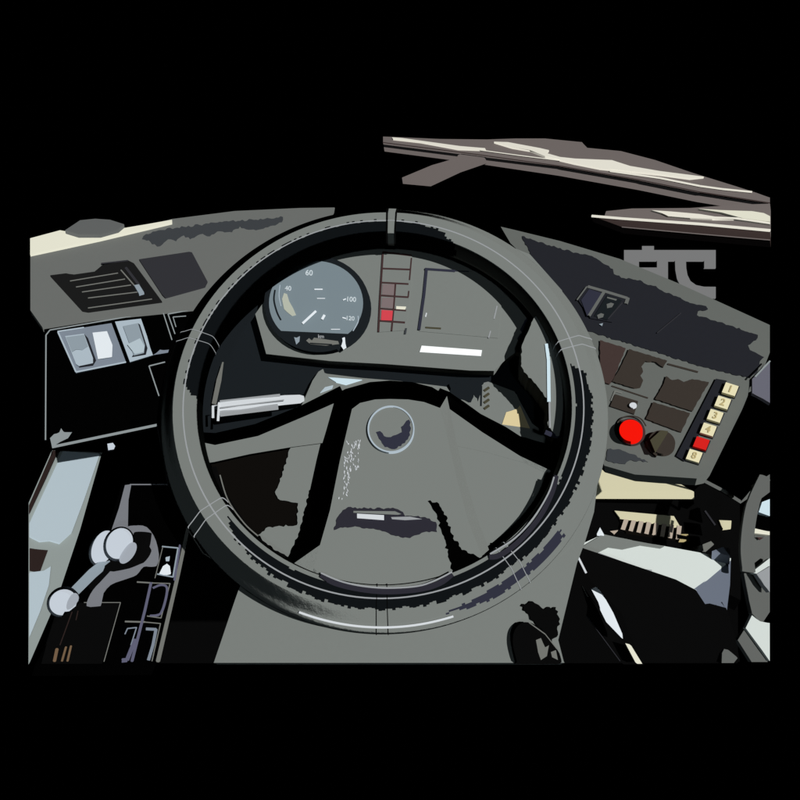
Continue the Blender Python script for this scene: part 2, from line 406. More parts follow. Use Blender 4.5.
plate('dial_highlight', [(284, 293), (287, 294), (289, 301), (293, 308), (296, 315), (292, 316), (287, 312), (284, 309), (282, 299)], CL, 'dialglow', h=.0005, base=.0129, parent=gz, bev=0)  # beige highlight on the dial, painted as a flat patch
line('dial_arc', sp2([(275, 290), (274, 300), (277, 312), (281, 320)]), CL, 'bin', w=1.6, off=.0132, parent=gz)
line('dial_arc', sp2([(280, 285), (279, 296), (281, 306)]), CL, 'swB', w=.8, off=.0132, parent=gz)
line('dial_arc', sp2([(358, 316), (358, 322), (353, 331)]), CL, 'swB', w=1, off=.0132, parent=gz)
od = plate('odometer', [(306, 340.5), (309, 338), (312, 341), (314, 337.5), (330, 340), (338, 341), (339, 344), (326, 345.5), (310, 344)], CL, 'trim', h=.001, base=.012, parent=gz)
line('odometer_line', [(310, 343.2), (332, 344.6)], CL, 'bin', w=1.2, off=.0135, parent=gz)
text('dial_unit', 'km', (321, 336.5), 5, (1, .02), (0, -.6), CL, 'stalkg', base=.013, parent=gz)
plate('reset_button', [(341, 346), (343, 341), (342, 338), (344.5, 337), (345, 343), (346, 347), (343, 349)], CL, 'white', h=.003, base=.012, parent=gz)
plate('dial_clip', [(294, 337), (297, 338), (299.5, 336), (299, 341), (296, 344)], CL, 'swC', h=.002, base=.012, parent=gz)
# warning lamps
wl = slab('warning_lamps', [(382.5, 252), (412, 254), (411, 285), (406, 330), (379, 332)], CL, 'grey', th=.002, off=.0015, parent=D)
fr = lambda *p, w=1.8: line('grid_bar', list(p), CL, 'frame', w=w, off=.0018, parent=wl)
fr((383, 252.5), (380, 300), (378.5, 332)); fr((395.5, 283), (393.5, 310), (391.5, 331)); fr((411.5, 258), (409.5, 280), w=1.4)
fr((382.5, 252), (411.5, 255.5)); fr((383, 268.5), (410, 269.5)); fr((381, 282.5), (408.5, 284)); fr((381, 295.5), (408.5, 297.2)); fr((408.8, 291), (408.2, 297), w=1.4)
fr((380, 308.5), (406, 310.5)); fr((380, 320.8), (405, 322.5), w=2)
plate('lamp_lens', [(381.5, 309.8), (393, 310.6), (392, 320.4), (380.8, 320)], CL, 'redlamp', h=.0012, base=.0016, parent=wl)
plate('lamp_lens', [(382.5, 284), (394.5, 284), (394, 295), (382, 294.5)], CL, 'mauve', h=.0006, base=.0016, parent=wl)
plate('lamp_lens', [(382, 297.5), (394, 297.5), (393, 308), (381, 307)], CL, 'mauve', h=.0006, base=.0016, parent=wl)
plate('lamp_lens', [(396, 306), (406, 306.5), (405, 309.5), (396, 309)], CL, 'cream', h=.0012, base=.0016, parent=wl)
plate('lamp_symbol', [(405, 328), (407, 328), (406, 334), (404, 334)], CL, 'vinyl', h=.0006, base=.0016, parent=wl)
# covered bay
cb = slab('blank_bay', [(425, 268.5), (505, 273), (498, 338), (419, 331)], CL, 'grey', th=.002, off=.0015, parent=D)
line('bay_edge', [(426.5, 269.5), (424, 295), (419, 330)], CL, 'indigo', w=2.8, off=.0018, parent=cb)
line('bay_edge', [(425, 269), (455, 271)], CL, 'indigo', w=2.6, off=.0018, parent=cb)
line('bay_edge', [(455, 271), (469, 271.3)], CL, 'indigo', w=1, off=.0018, parent=cb)
line('bay_line', [(425.5, 327.5), (441, 328.5)], CL, 'olive', w=1.8, off=.0018, parent=cb)
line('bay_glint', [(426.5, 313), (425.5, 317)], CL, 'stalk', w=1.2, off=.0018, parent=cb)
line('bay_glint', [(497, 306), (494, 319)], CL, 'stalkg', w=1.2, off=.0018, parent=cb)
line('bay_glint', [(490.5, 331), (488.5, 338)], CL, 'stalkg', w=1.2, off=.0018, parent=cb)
pod = slab('side_pod', [(544, 298), (556, 315), (568, 340), (577, 370), (580, 400), (576, 436), (556, 436), (548, 425), (549, 402), (541, 391), (536, 384), (524, 372), (521, 366), (522, 345), (531, 325)], CL, 'grey', th=.06, off=.036, parent=D, jag=.7)
plate('paper_label', [(421.5, 345.5), (482, 350), (481, 356), (419.5, 352)], CL, 'label', h=.0012, parent=D)
for p in ([(525, 320), (529, 316), (528, 325), (526, 331), (522, 332), (520, 330)], [(520, 334), (524, 331), (525, 338), (521, 342), (517, 339)]):
    plate('dark_fleck', p, CL, 'indigo', h=.0006, parent=ic, bev=0)  # small dark patches on the cluster face
line('edge_trim', [(546.5, 344), (548.5, 360), (549, 402)], CL, 'ice', w=3.4, off=.037, parent=pod)
line('edge_trim', [(549.5, 402), (550, 428)], CL, 'stalkg', w=1.8, off=.037, parent=pod)

# ------------------------------------------------------------------ steering column cover and stalks
KT = thing('steering_column', 'broad grey steering column cover rising from the floor behind the wheel', 'steering column', GROUND.at(390, 640))
slab('column_cover', [(300, 408), (312, 380), (318, 371), (323, 368), (325, 376), (362, 378), (400, 381), (447, 386), (452, 396), (470, 402), (480, 385), (490, 377), (510, 378), (530, 425), (600, 470), (594, 512), (585, 542), (577, 563), (555, 640), (565, 662.5), (213, 662.5), (235, 600), (258, 535), (275, 500), (290, 448)], KO, 'grey', th=.02, parent=KT, bev=.003)
for i in range(4):
    line('vent_slot', [(484, 391 + i * 6), (489, 387.5 + i * 6)], KO, 'olive', w=2.6, off=.0005, parent=KT)
line('vent_slot', [(481.5, 386), (481, 406)], KO, 'bin', w=1.6, off=.0005, parent=KT)
slab('cover_gap', [(449, 384), (470, 380), (485, 376), (480, 395), (478, 401), (474, 394), (471, 402), (452, 396)], KO, 'bin', th=.003, off=.001, parent=KT, jag=1)
slab('sand_insert', [(502, 424), (506, 412), (518, 409), (520, 405), (530, 428)], KO, 'sand', th=.003, off=.001, parent=KT)
plate('pale_highlight', [(328, 377), (362, 379.5), (346, 384.5), (336, 382)], KO, 'ice', h=.002, parent=KT)  # white-blue highlight painted on as a pale plate
plate('pale_highlight', [(320, 392.5), (325, 387), (333, 385), (332, 388)], KO, 'sill', h=.002, parent=KT)
slab('dark_wedge', [(545, 556), (557, 545), (575, 500), (583, 506), (572, 545), (560, 556)], KO, 'grey', th=.003, off=.001, parent=KT)
slab('dark_notch', [(521, 606), (530, 601), (537, 604), (545, 609), (556, 607), (557, 614), (560, 619), (558, 632), (552, 642), (541, 628), (530, 617)], KO, 'soot', th=.004, off=.003, parent=KT, jag=1.6)  # ragged dark patch on the column cover
# stalk: ribbed, pale
def Q(x, y, d): return P(x, y, d)
ST = thing('control_stalk', 'pale ribbed control stalk sticking out left of the steering column', 'stalk', Q(300, 398, .86))
bm = bmesh.new()
link('stalk_body', tube_bm([Q(219, 407, .84), Q(240, 405, .84), (Q(285, 400, .85)), Q(300, 399, .855), Q(304, 398.5, .855)], [.0055, .0056, .0056, .005, .003], 14), 'stalk', ST)
link('stalk_rib', tube_bm([Q(220, 401.5, .838), Q(280, 395, .845)], .0014, 8), 'stalkg', ST)
link('stalk_rib', tube_bm([Q(220, 413.5, .838), Q(278, 406.5, .845)], .0036, 8), 'stalkg', ST)
link('stalk_rib', tube_bm([Q(220, 407.8, .832), Q(284, 400, .84)], .0007, 8), 'stalkg', ST)
link('stalk_clip', tube_bm([Q(213, 418, .835), Q(213, 406, .835), Q(219, 405, .835), Q(218, 421, .835)], .0014, 8), 'stalk', ST)
tag(link('release_strip', tube_bm([Q(223, 362, .88), Q(219, 380, .88), Q(214, 404, .88)], [.0008, .0028, .0026], 8), 'trim'),
    'thin upright grey strip above the tip of the pale ribbed stalk', 'trim strip')

# ------------------------------------------------------------------ steering wheel
TAU = math.radians(18.5)
a_ = PITCH + math.radians(1.0) + TAU
WN = Vector((0, -math.cos(a_), math.sin(a_)))           # wheel axis, towards the driver
WX = Vector((1, 0, 0)); WY = WN.cross(WX)
WC = P(384, 400, .78)
WP = ZPlane(WC, WN)
def L(x, y, z=0): return WC + WX * x + WY * y + WN * z
SW = thing('steering_wheel', 'large grey four-spoke steering wheel with round badge in its hub pad', 'steering wheel', WC - WN * .05)
RM, RT_ = .2105, .0222
# grip section: flat face towards the driver, long bevel down to the outside
SEC = smooth_path([(-1, -.1, 0), (-1, .5, 0), (-.96, .85, 0), (-.85, .97, 0), (-.5, 1, 0), (-.1, 1, 0), (.06, .98, 0), (.2, .86, 0), (.6, .40, 0), (.97, -.02, 0), (.96, -.3, 0), (.75, -.7, 0), (.3, -.95, 0), (-.3, -.95, 0), (-.8, -.6, 0), (-1, -.1, 0)], 6)[:-1]
def grip(rm, rt, a0, a1, n, close=False):
    bm = bmesh.new(); rings = []; k = len(SEC); cnt = n if close else n + 1
    for i in range(cnt):
        a = a0 + (a1 - a0) * i / n
        rings.append([bm.verts.new(L((rm + rt * q.x) * math.cos(a), (rm + rt * q.x) * math.sin(a), rt * q.y)) for q in SEC])
    for i in range(n):
        A, B = rings[i], rings[(i + 1) % cnt]
        for j in range(k): bm.faces.new((A[j], A[(j + 1) % k], B[(j + 1) % k], B[j]))
    if not close:
        bm.faces.new(rings[0][::-1]); bm.faces.new(rings[-1])
    return bm
def torus(rm, rt, a0, a1, n, k, z=0, close=False):
    bm = bmesh.new(); rings = []
    cnt = n if close else n + 1
    for i in range(cnt):
        a = a0 + (a1 - a0) * i / n
        rr = []
        for j in range(k):
            b = 2 * math.pi * j / k
            rr.append(bm.verts.new(L((rm + rt * math.cos(b)) * math.cos(a), (rm + rt * math.cos(b)) * math.sin(a), z + rt * math.sin(b))))
        rings.append(rr)
    for i in range(n):
        A, B = rings[i], rings[(i + 1) % cnt]
        for j in range(k): bm.faces.new((A[j], A[(j + 1) % k], B[(j + 1) % k], B[j]))
    if not close:
        bm.faces.new(rings[0][::-1]); bm.faces.new(rings[-1])
    return bm
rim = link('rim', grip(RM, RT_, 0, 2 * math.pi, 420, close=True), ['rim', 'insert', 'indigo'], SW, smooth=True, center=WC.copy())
# two-tone grip: black insert along the inside; its widening round the bottom paints shade
def interp(tab, a):
    for (a0, v0), (a1, v1) in zip(tab, tab[1:]):
        if a0 <= a <= a1: return v0 + (v1 - v0) * (a - a0) / (a1 - a0)
    return tab[-1][1]
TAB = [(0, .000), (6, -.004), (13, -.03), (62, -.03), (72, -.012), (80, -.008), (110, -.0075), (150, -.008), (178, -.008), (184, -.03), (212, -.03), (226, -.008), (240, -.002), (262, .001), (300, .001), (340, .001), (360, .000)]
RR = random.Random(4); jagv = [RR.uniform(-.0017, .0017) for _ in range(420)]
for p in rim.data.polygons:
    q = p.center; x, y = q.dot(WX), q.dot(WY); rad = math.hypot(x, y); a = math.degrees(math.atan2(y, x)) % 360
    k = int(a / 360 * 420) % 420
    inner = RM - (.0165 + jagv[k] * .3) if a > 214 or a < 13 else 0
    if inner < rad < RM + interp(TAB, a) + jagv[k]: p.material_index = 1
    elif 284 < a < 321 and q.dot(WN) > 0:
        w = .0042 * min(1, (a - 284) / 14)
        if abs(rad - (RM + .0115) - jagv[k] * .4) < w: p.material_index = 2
link('piping', torus(RM - .0085, .0007, 0, 2 * math.pi, 160, 6, z=RT_, close=True), 'stalkg', rim, center=WC.copy())
link('edge_highlight', torus(RM + .0165, .0010, math.radians(250), math.radians(287), 60, 6, z=.0085), 'stalk', rim)  # pale bead paints the light caught along the rim's lower edge
for deg in (88, 162, 216, 16, 306, 270):
    a = math.radians(deg)
    if deg == 88: link('seam_band', grip(RM, RT_ + .0005, a - .018, a + .018, 4), 'grey', rim, smooth=False)
    for d_ in (-1, 1):
        w = .0045 if deg == 88 else .0016
        link('seam', grip(RM, RT_ + .0007, a + d_ * .024 - w, a + d_ * .024 + w, 2), 'soot' if deg in (88, 270) else 'stalkg', rim)

def wp(x, y, h=0): return WP.at(x, y, h)
def loft(name, rows, m, parent, th=.012):
    """solid skinned over rows of (px, py, height above the wheel plane)"""
    bm = bmesh.new()
    top = [[bm.verts.new(wp(*p)) for p in r] for r in rows]
    bot = [[bm.verts.new(wp(p[0], p[1], p[2]) - WN * th) for p in r] for r in rows]
    nr, nc = len(rows), len(rows[0])
    for i in range(nr - 1):
        for j in range(nc - 1):
            bm.faces.new((top[i][j], top[i][j + 1], top[i + 1][j + 1], top[i + 1][j]))
            bm.faces.new((bot[i][j], bot[i + 1][j], bot[i + 1][j + 1], bot[i][j + 1]))
    for j in range(nc - 1):
        bm.faces.new((top[0][j], bot[0][j], bot[0][j + 1], top[0][j + 1]))
        bm.faces.new((top[-1][j], top[-1][j + 1], bot[-1][j + 1], bot[-1][j]))
    for i in range(nr - 1):
        bm.faces.new((top[i][0], top[i + 1][0], bot[i + 1][0], bot[i][0]))
        bm.faces.new((top[i][-1], bot[i][-1], bot[i + 1][-1], top[i + 1][-1]))
    return link(name, bm, m, parent)
lo_, hi_ = -.022, -.006
# upper spokes: top edge falls away, ridge, then the flat
loft('spoke', [[(198, 432, -.034), (215, 433, -.034), (255, 424, -.036), (300, 406, -.038), (340, 386, -.04)],
               [(196, 441, -.004), (215, 445, -.004), (258, 436, -.004), (303, 417, -.004), (346, 398, -.004)],
               [(200, 464, -.006), (214, 462, -.006), (250, 454, -.006), (292, 447, -.006), (345, 440, -.006)]], 'spoke', SW)
loft('spoke', [[(582, 440, -.085), (560, 438, -.10), (520, 424, -.11), (480, 404, -.11), (440, 388, -.06)],
               [(570, 492, -.004), (558, 474, -.004), (520, 456, -.004), (482, 432, -.004), (434, 398, -.004)],
               [(566, 500, -.006), (556, 478, -.006), (525, 463, -.006), (485, 452, -.006), (430, 440, -.006)]], 'spoke', SW)
# hub pad: raised plate with sloping flanks
outer = [(328, 399), (345, 389), (370, 382), (390, 380.5), (412, 382), (432, 387), (447, 396), (456, 440), (466, 480), (478, 520), (492, 558), (497, 580), (470, 594), (430, 601), (388, 603), (346, 600), (306, 592), (276, 576), (291, 552), (302, 510), (313, 460)]
inner = [(352, 409), (360, 403), (375, 399.5), (390, 399), (408, 399.5), (424, 402), (440, 408), (448, 440), (457, 480), (468, 520), (480, 552), (484, 566), (462, 579), (428, 588), (388, 591), (350, 588), (322, 578), (314, 568), (320, 545), (330, 510), (340, 460)]
PADZ = lambda x, y: -.012 if (y < 396 or x < 330) and y < 575 else .010
bm = bmesh.new()
vo = [bm.verts.new(wp(x, y, PADZ(x, y))) for x, y in outer]; vi = [bm.verts.new(wp(x, y, .018)) for x, y in inner]
vb = [bm.verts.new(wp(x, y, -.03)) for x, y in outer]
n = len(vo)
for i in range(n):
    j = (i + 1) % n
    bm.faces.new((vo[i], vo[j], vi[j], vi[i])); bm.faces.new((vo[i], vb[i], vb[j], vo[j]))
bm.faces.new(vi); bm.faces.new(vb[::-1])
hp = link('hub_pad', bm, 'spoke', SW)
# sheets added to close the openings between the spokes, hiding shadows behind
slab('added_infill_sheet', [(440, 436), (485, 448), (525, 459), (555, 474), (551, 490), (539, 514), (519, 538), (499, 553), (484, 558), (466, 520)], WP, 'spoke', th=.008, off=-.0062, parent=SW)
slab('added_infill_sheet', [(210, 463), (250, 455), (300, 446), (300, 470), (302, 500), (300, 526), (262, 540), (240, 517), (222, 490)], WP, 'brown', th=.004, off=-.0125, parent=SW)  # dark sheet added in place of the floor seen through the opening
slab('added_infill_sheet', [(291, 446), (324, 438), (312, 480), (300, 530), (288, 557), (268, 545), (258, 535), (268, 527), (297, 525), (298, 503), (280, 500), (275, 492), (284, 470)], WP, 'spoke', th=.002, off=-.008, parent=SW, jag=1.0)
slab('flank_shade', [(428, 501), (437, 502), (444, 512), (452, 534), (459, 546), (468, 553), (480, 558), (490, 553), (503, 556), (516, 552), (500, 572), (480, 586), (452, 592), (453, 575), (448, 552), (442, 532), (437, 514)], WP, 'black', th=.006, off=.0192, parent=SW, jag=1.5)  # shade on the spoke flank, painted as a black patch
cap = disc('badge', (391, 429), 23, 23, WP, 'grey', h=.004, base=.018, parent=SW, bev=.0015)
ring('badge_ring', (391, 429), 23.5, 23.5, 1.5, WP, 'swB', h=.0052, base=.018, parent=cap)
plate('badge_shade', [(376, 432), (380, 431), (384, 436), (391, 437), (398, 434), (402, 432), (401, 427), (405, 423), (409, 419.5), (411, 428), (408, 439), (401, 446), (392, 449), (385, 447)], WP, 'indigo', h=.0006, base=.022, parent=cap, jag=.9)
# shadow under the pad, painted as a dark ragged patch
st = slab('wheel_shade', [(334, 530), (337, 518), (343, 510), (348, 507), (353, 508), (395, 508.5), (403, 512), (405, 516), (425, 517), (436, 522), (437, 532), (424, 532), (410, 538), (396, 536), (380, 530), (360, 527), (345, 527)], WP, 'wheel_shade', th=.004, off=.0190, parent=hp, jag=.9)
plate('pale_strip', [(357, 513.5), (384, 515), (384, 520), (357, 518)], WP, 'stalk', h=.001, base=.0191, parent=st)
plate('pale_strip', [(391, 517), (410, 516.5), (422, 519), (405, 520), (392, 519)], WP, 'stalkg', h=.001, base=.0191, parent=st)
slab('grey_strip', [(353, 510.5), (395, 511), (402, 514), (398, 515), (353, 513)], WP, 'spoke', th=.001, off=.0196, parent=st)
# inner lips of the rim in each window; the dark beads paint its shade
def lip(pts, w, m, h, name='rim_lip_or_shade'):
    bm = bmesh.new(); tube_bm([wp(x, y, h) for x, y in sp2(pts, 5)], w / 2 * .78 / F, 8, bm)
    return link(name, bm, m, SW)
lip([(321, 575), (335, 583), (360, 589), (388, 591.5), (420, 589), (440, 583), (452, 574)], 5, 'wheel_shade', .0235)
lip([(321, 573), (340, 581), (362, 586), (388, 588), (418, 586), (436, 580), (452, 572)], 1.4, 'stalkg', .0255)
lip([(556, 476), (552, 492), (540, 516), (520, 540), (500, 555), (489, 557)], 5, 'wheel_shade', .0225)
lip([(554, 477), (548, 494), (534, 517), (515, 538), (490, 554)], 1.6, 'stalkg', .0245)
lip([(560, 364), (566, 385), (570, 410), (567, 428), (558, 436), (545, 432)], 5, 'indigo', -.014)
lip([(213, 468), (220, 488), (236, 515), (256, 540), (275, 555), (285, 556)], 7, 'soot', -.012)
lip([(220, 475), (228, 500), (244, 523), (258, 536)], 1.2, 'trim', -.006)
# worn speckles on the pad flank and on the spoke root
def specks(name, boxes, pl, m, base, parent, seed):
    R = random.Random(seed); bm = bmesh.new()
    for (x0, y0, x1, y1, sx, n) in boxes:
        for _ in range(n):
            t = R.random(); x = x0 + (x1 - x0) * R.random() + sx * t; y = y0 + (y1 - y0) * t
            l, w = R.uniform(.8, 2.6), R.uniform(.3, .7); a = R.uniform(.9, 2.1)
            dx, dy = math.cos(a), math.sin(a)
            slab_bm([pl.at(x + u * dx * l - v * dy * w, y + u * dy * l + v * dx * w, base) for u, v in ((-1, 0), (0, 1), (1, 0), (0, -1))], pl.n, .0006, 0, bm)
    return link(name, bm, m, parent)
specks('worn_specks', [(347, 440, 362, 470, -4, 60), (344, 470, 352, 500, -6, 25)], WP, 'stalk', .0188, SW, 3)

# ------------------------------------------------------------------ left side: sill, lever, console
SI = Plane((60, 452, .90), (100, 453, .93), (30, 655, .74))
sg = thing('door_sill', 'pale blue-grey painted sill strip with dark outer seal along the left side', 'sill', SI.at(60, 560))
slab('trim_board', [(52, 450), (102, 452.5), (80, 530), (56, 602), (30, 662), (30, 500)], SI, 'sillg', th=.006, parent=sg)
plate('painted_face', [(63, 451), (100, 453.5), (84, 500), (72, 532), (60, 543), (50, 540), (40, 541), (30, 536), (30, 522)], SI, 'sill', h=.003, parent=sg)
plate('painted_face', [(30, 572), (44, 571), (51, 566), (49, 585), (40, 612), (30, 636)], SI, 'sill', h=.003, parent=sg)
plate('rubber_seal', [(53, 450), (58, 451), (46, 478), (30, 512), (30, 503)], SI, 'maroon', h=.005, parent=sg)
plate('latch_hole', [(30, 548), (35, 549), (48, 550), (40, 572), (30, 570)], SI, 'maroon', h=.002, base=.0, parent=sg)
tag(slab('pull_tab', [(107, 443.5), (113, 442.5), (115.5, 446), (114, 449.5), (108, 450.5)], LL, 'knob', th=.006, off=.03), 'tiny white tab beneath the black switch fascia', 'tab')

CO = Plane((60, 560, .80), (190, 530, .92), (140, 660, .74))
cn = thing('side_console', 'black side console with a row of rocker switches left of the steering column', 'console', GROUND.at(120, 650))
slab('console_body', [(70, 602), (104, 540), (122, 484), (168, 484), (190, 528), (182, 555), (157, 662), (36, 662)], CO, 'black', th=.02, parent=cn, bev=.002)
line('trim_strip', [(188, 528), (178, 575), (158, 661)], CO, 'trim', w=3.4, off=.002, parent=cn)
line('trim_strip', [(187, 528), (203, 553), (214, 560)], CO, 'trim', w=1.2, off=.002, parent=cn)
plate('upright', [(125, 485), (131.5, 484), (128.5, 500), (128, 526), (112.5, 527), (119, 508)], CO, 'steel', h=.006, parent=cn)
line('edge_bead', [(130, 484.5), (168, 484.5)], CO, 'steel', w=1.2, off=.002, parent=cn)
bx = plate('switch_box', [(80, 602.5), (120, 602.5), (103, 661), (42, 661), (52, 625)], CO, 'soot', h=.004, parent=cn)
line('box_edge', [(84, 602.5), (120.5, 602.5), (104, 661.5)], CO, 'trim', w=.8, off=.0045, parent=bx)
for a, b, w in (((72, 612), (60, 645), 1), ((57, 649), (54.5, 661), 3), ((66, 647), (62, 661), 2), ((71, 646), (67.5, 661), 2), ((78, 611), (76, 620), 1)):
    line('box_stripe', [a, b], CO, 'stripe' if w > 1 else 'maroon', w=w, off=.0045, parent=bx)
def console_switch(beads, body, bits=()):
    s = plate('rocker_switch', body, CO, 'black', h=.004, parent=cn)
    for p, m, w in beads: line('switch_edge', p, CO, m, w=w, off=.0045, parent=s)
    for p, m in bits: plate('switch_lens', p, CO, m, h=.002, base=.004, parent=s)
console_switch([([(162, 546.5), (178, 548), (173, 577), (157, 574)], 'swC', 1.4), ([(180, 545), (174.5, 580)], 'violet', 2), ([(163, 546), (155, 578)], 'trim', .8)],
               [(162, 546), (180, 546), (174, 580), (156, 577)],
               [([(163, 566), (167, 563.5), (170, 566), (171, 573), (164, 574.5), (159.5, 573)], 'white'), ([(166, 557), (170, 556), (169.5, 560), (166.5, 560)], 'swB')])
console_switch([([(153, 583), (170, 583.5), (161, 618), (147, 616)], 'trim', 1), (sp2([(153, 588), (161, 585), (167, 588), (165, 602), (160, 614), (150, 616)]), 'violet', 2.4)],
               [(152, 582), (171, 583), (162, 619), (145, 617)])
console_switch([([(144, 622), (160.5, 623.5), (152, 661)], 'trim', 1), ([(146, 629), (156, 629.5), (153, 645), (148.5, 660)], 'swA', 3)],
               [(144, 621), (161, 623), (152, 661), (134, 661)])
console_switch([([(125, 634), (127.5, 628.5), (136.5, 627.5), (131, 645)], 'swA', 1.2), ([(135, 640), (127, 660), (122, 660.5)], 'violet', 4)],
               [(124, 626), (140, 626), (131, 661), (114, 661)])
line('long_bead', [(151, 583), (145, 610), (132, 661)], CO, 'violet', w=2.6, off=.005, parent=cn)
line('long_bead', [(137, 582), (153, 583)], CO, 'trim', w=1.4, off=.005, parent=cn)
line('long_bead', [(125, 621.5), (145, 622)], CO, 'trim', w=1.6, off=.005, parent=cn)

LV = thing('brake_lever', 'hand lever with pale ball knob and split pale collar on the left console', 'lever', CO.at(140, 560))
slab('lever_bracket', sp2([(102, 602), (88, 602), (93, 590), (104, 578), (118, 560), (124, 530), (134, 525.5), (147, 527), (156, 541), (159, 560), (153, 563), (145, 563), (138, 571), (128, 575), (112, 581), (103, 592)], 3), CO, 'steel', th=.006, off=.014, parent=LV)
link('lever_arm', tube_bm(smooth_path([Q(143, 533, .845), Q(141, 545, .84), Q(134, 558, .83), Q(118, 569, .815), Q(100, 580, .80), Q(86, 602, .785)], 5), [.0095] * 6 + [.013] * 5 + [.0125] * 8 + [.008] * 7, 14), 'soot', LV, smooth=True)
link('rod', tube_bm([Q(70, 596, .765), Q(92, 574, .79), Q(106, 562, .81)], [.005, .0055, .006], 12), 'swC', LV, smooth=True)
def ball(name, c, r, m, parent, sq=(1, 1, 1), rot=0):
    bm = bmesh.new(); bmesh.ops.create_uvsphere(bm, u_segments=32, v_segments=20, radius=r)
    R = Matrix((RT, UP, -FWD)).transposed()
    Z = Matrix.Rotation(rot, 3, 'Z')
    for v in bm.verts: v.co = c + R @ (Z @ Vector((v.co.x * sq[0], v.co.y * sq[1], v.co.z * sq[2])))
    return link(name, bm, m, parent, smooth=True)
kb = ball('ball_knob', Q(63.5, 602, .762), .0155, 'knob', LV)
ball('knob_insert', Q(69, 604, .760), .0124, 'knob2', kb, sq=(.62, 1, .9), rot=-.5)
co = ball('collar', Q(103, 548, .81), .022, 'knob', LV, sq=(.62, .95, .6), rot=-.35)
ball('collar_half', Q(119, 544, .803), .022, 'knob', co, sq=(.72, .86, .6), rot=-.35)
ball('collar_shade', Q(128, 553, .797), .013, 'knob2', co, sq=(.5, 1, .5), rot=-.6)

# ------------------------------------------------------------------ right side: shelf, rack, tray, handle, pedals
SH = Plane((605, 466, 1.12), (694, 491, 1.02), (596, 491, 1.06))
tag(slab('side_shelf', [(600, 462), (635, 474), (671, 478.5), (694, 491.5), (594, 491.5)], SH, 'beige', th=.012), 'beige shelf top wedged under the right control panel', 'shelf')
RK = Plane((596, 491, 1.12), (740, 500, 1.08), (640, 560, 1.05))
rk_ = thing('heater_unit', 'black heater housing with a slatted cream grille below the beige shelf', 'heater', RK.at(660, 545))
slab('housing', [(594, 491.5), (694, 491.5), (703, 482), (740, 503), (741, 600), (700, 580), (590, 548), (585, 543)], RK, 'soot', th=.04, parent=rk_)
g = plate('grille', [(614.5, 510.5), (674, 516), (691, 541), (683, 541), (626, 533)], RK, 'brown', h=.003, parent=rk_)
plate('grille_top', [(614.5, 510.5), (674, 516), (681, 528), (660, 524), (620, 518)], RK, 'beige', h=.003, base=.003, parent=g)
for i in range(8):
    x = 622 + i * 7.6; y = 520 + i * .9
    plate('grille_slat', [(x + 2, y - 1), (x + 6.6, y - .3), (x + 3.2 + i * .25, y + 9 + i * .5), (x - 1 + i * .25, y + 8 + i * .5)], RK, 'tan', h=.004, base=.003, parent=g)
plate('grille_clip', [(610, 531), (618, 530), (614, 534)], RK, 'tan', h=.003, parent=rk_)
plate('grille_foot', [(681, 534), (688, 534), (690, 541), (679, 541)], RK, 'ink', h=.004, base=.003, parent=rk_)
plate('pale_clip', [(719, 520), (731.5, 520.5), (731, 528), (723, 529), (721, 525)], RK, 'beige', h=.004, parent=rk_)
line('scratch', [(705, 511), (715, 525)], RK, 'plate', w=2, parent=rk_)
plate('dusty_clip', [(693, 547), (702, 545), (711, 541), (714, 544), (706, 551), (695, 550)], RK, 'trim', h=.003, parent=rk_)
tag(link('cable_pipe', tube_bm([Q(697, 477, .99), Q(722, 490, .98), Q(741, 502, .97), Q(747, 497, .965), Q(756, 486, .96)], .0022, 8), 'tube'), 'thin grey pipe running below the control panel to the curved handle', 'pipe')

TR = Plane((600, 533, 1.02), (730, 557, .94), (697, 590, .88))
tr = thing('storage_tray', 'black box with white top and slate end beside the column', 'box', GROUND.at(660, 640))
top = slab('lid', [(572, 548), (603, 534), (640, 542), (664, 546), (731, 558), (696, 590), (640, 573)], TR, 'tray', th=.012, parent=tr)
plate('lid_step', [(578, 549), (603, 534), (630, 540), (664, 546), (660, 548), (640, 545), (622, 549), (608, 547), (596, 553)], TR, 'grey', h=.0012, parent=top)
line('lid_scratch', [(598, 553), (622, 562)], TR, 'stalkg', w=1.4, parent=top)
line('lid_scratch', [(644, 569.5), (652, 570.5)], TR, 'stalkg', w=1.2, parent=top)
EN = Plane((696, 590, .88), (731, 558, .94), (705, 608, .885))
slab('end_face', [(696, 589), (731, 559), (730, 585), (727, 612), (722, 601), (712, 607), (704, 605)], EN, 'trayend', th=.01, parent=tr)
plate('end_lug', [(712, 551), (722, 547), (730, 548), (730, 556)], TR, 'trayend', h=.012, parent=tr)
FR = Plane((572, 548, .92), (696, 590, .878), (640, 663, .90))
slab('front_face', [(574, 549), (696, 590.5), (706, 607), (728, 613), (736, 640), (740, 662), (640, 662), (622, 612), (590, 580)], FR, 'soot', th=.02, parent=tr)
slab('white_lug', [(597, 533), (600, 527), (604, 534)], TR, 'white', th=.004, off=.004, parent=tr)
line('edge_trim', [(574, 549), (586, 573)], FR, 'stalk', w=2.4, off=.004, parent=tr)

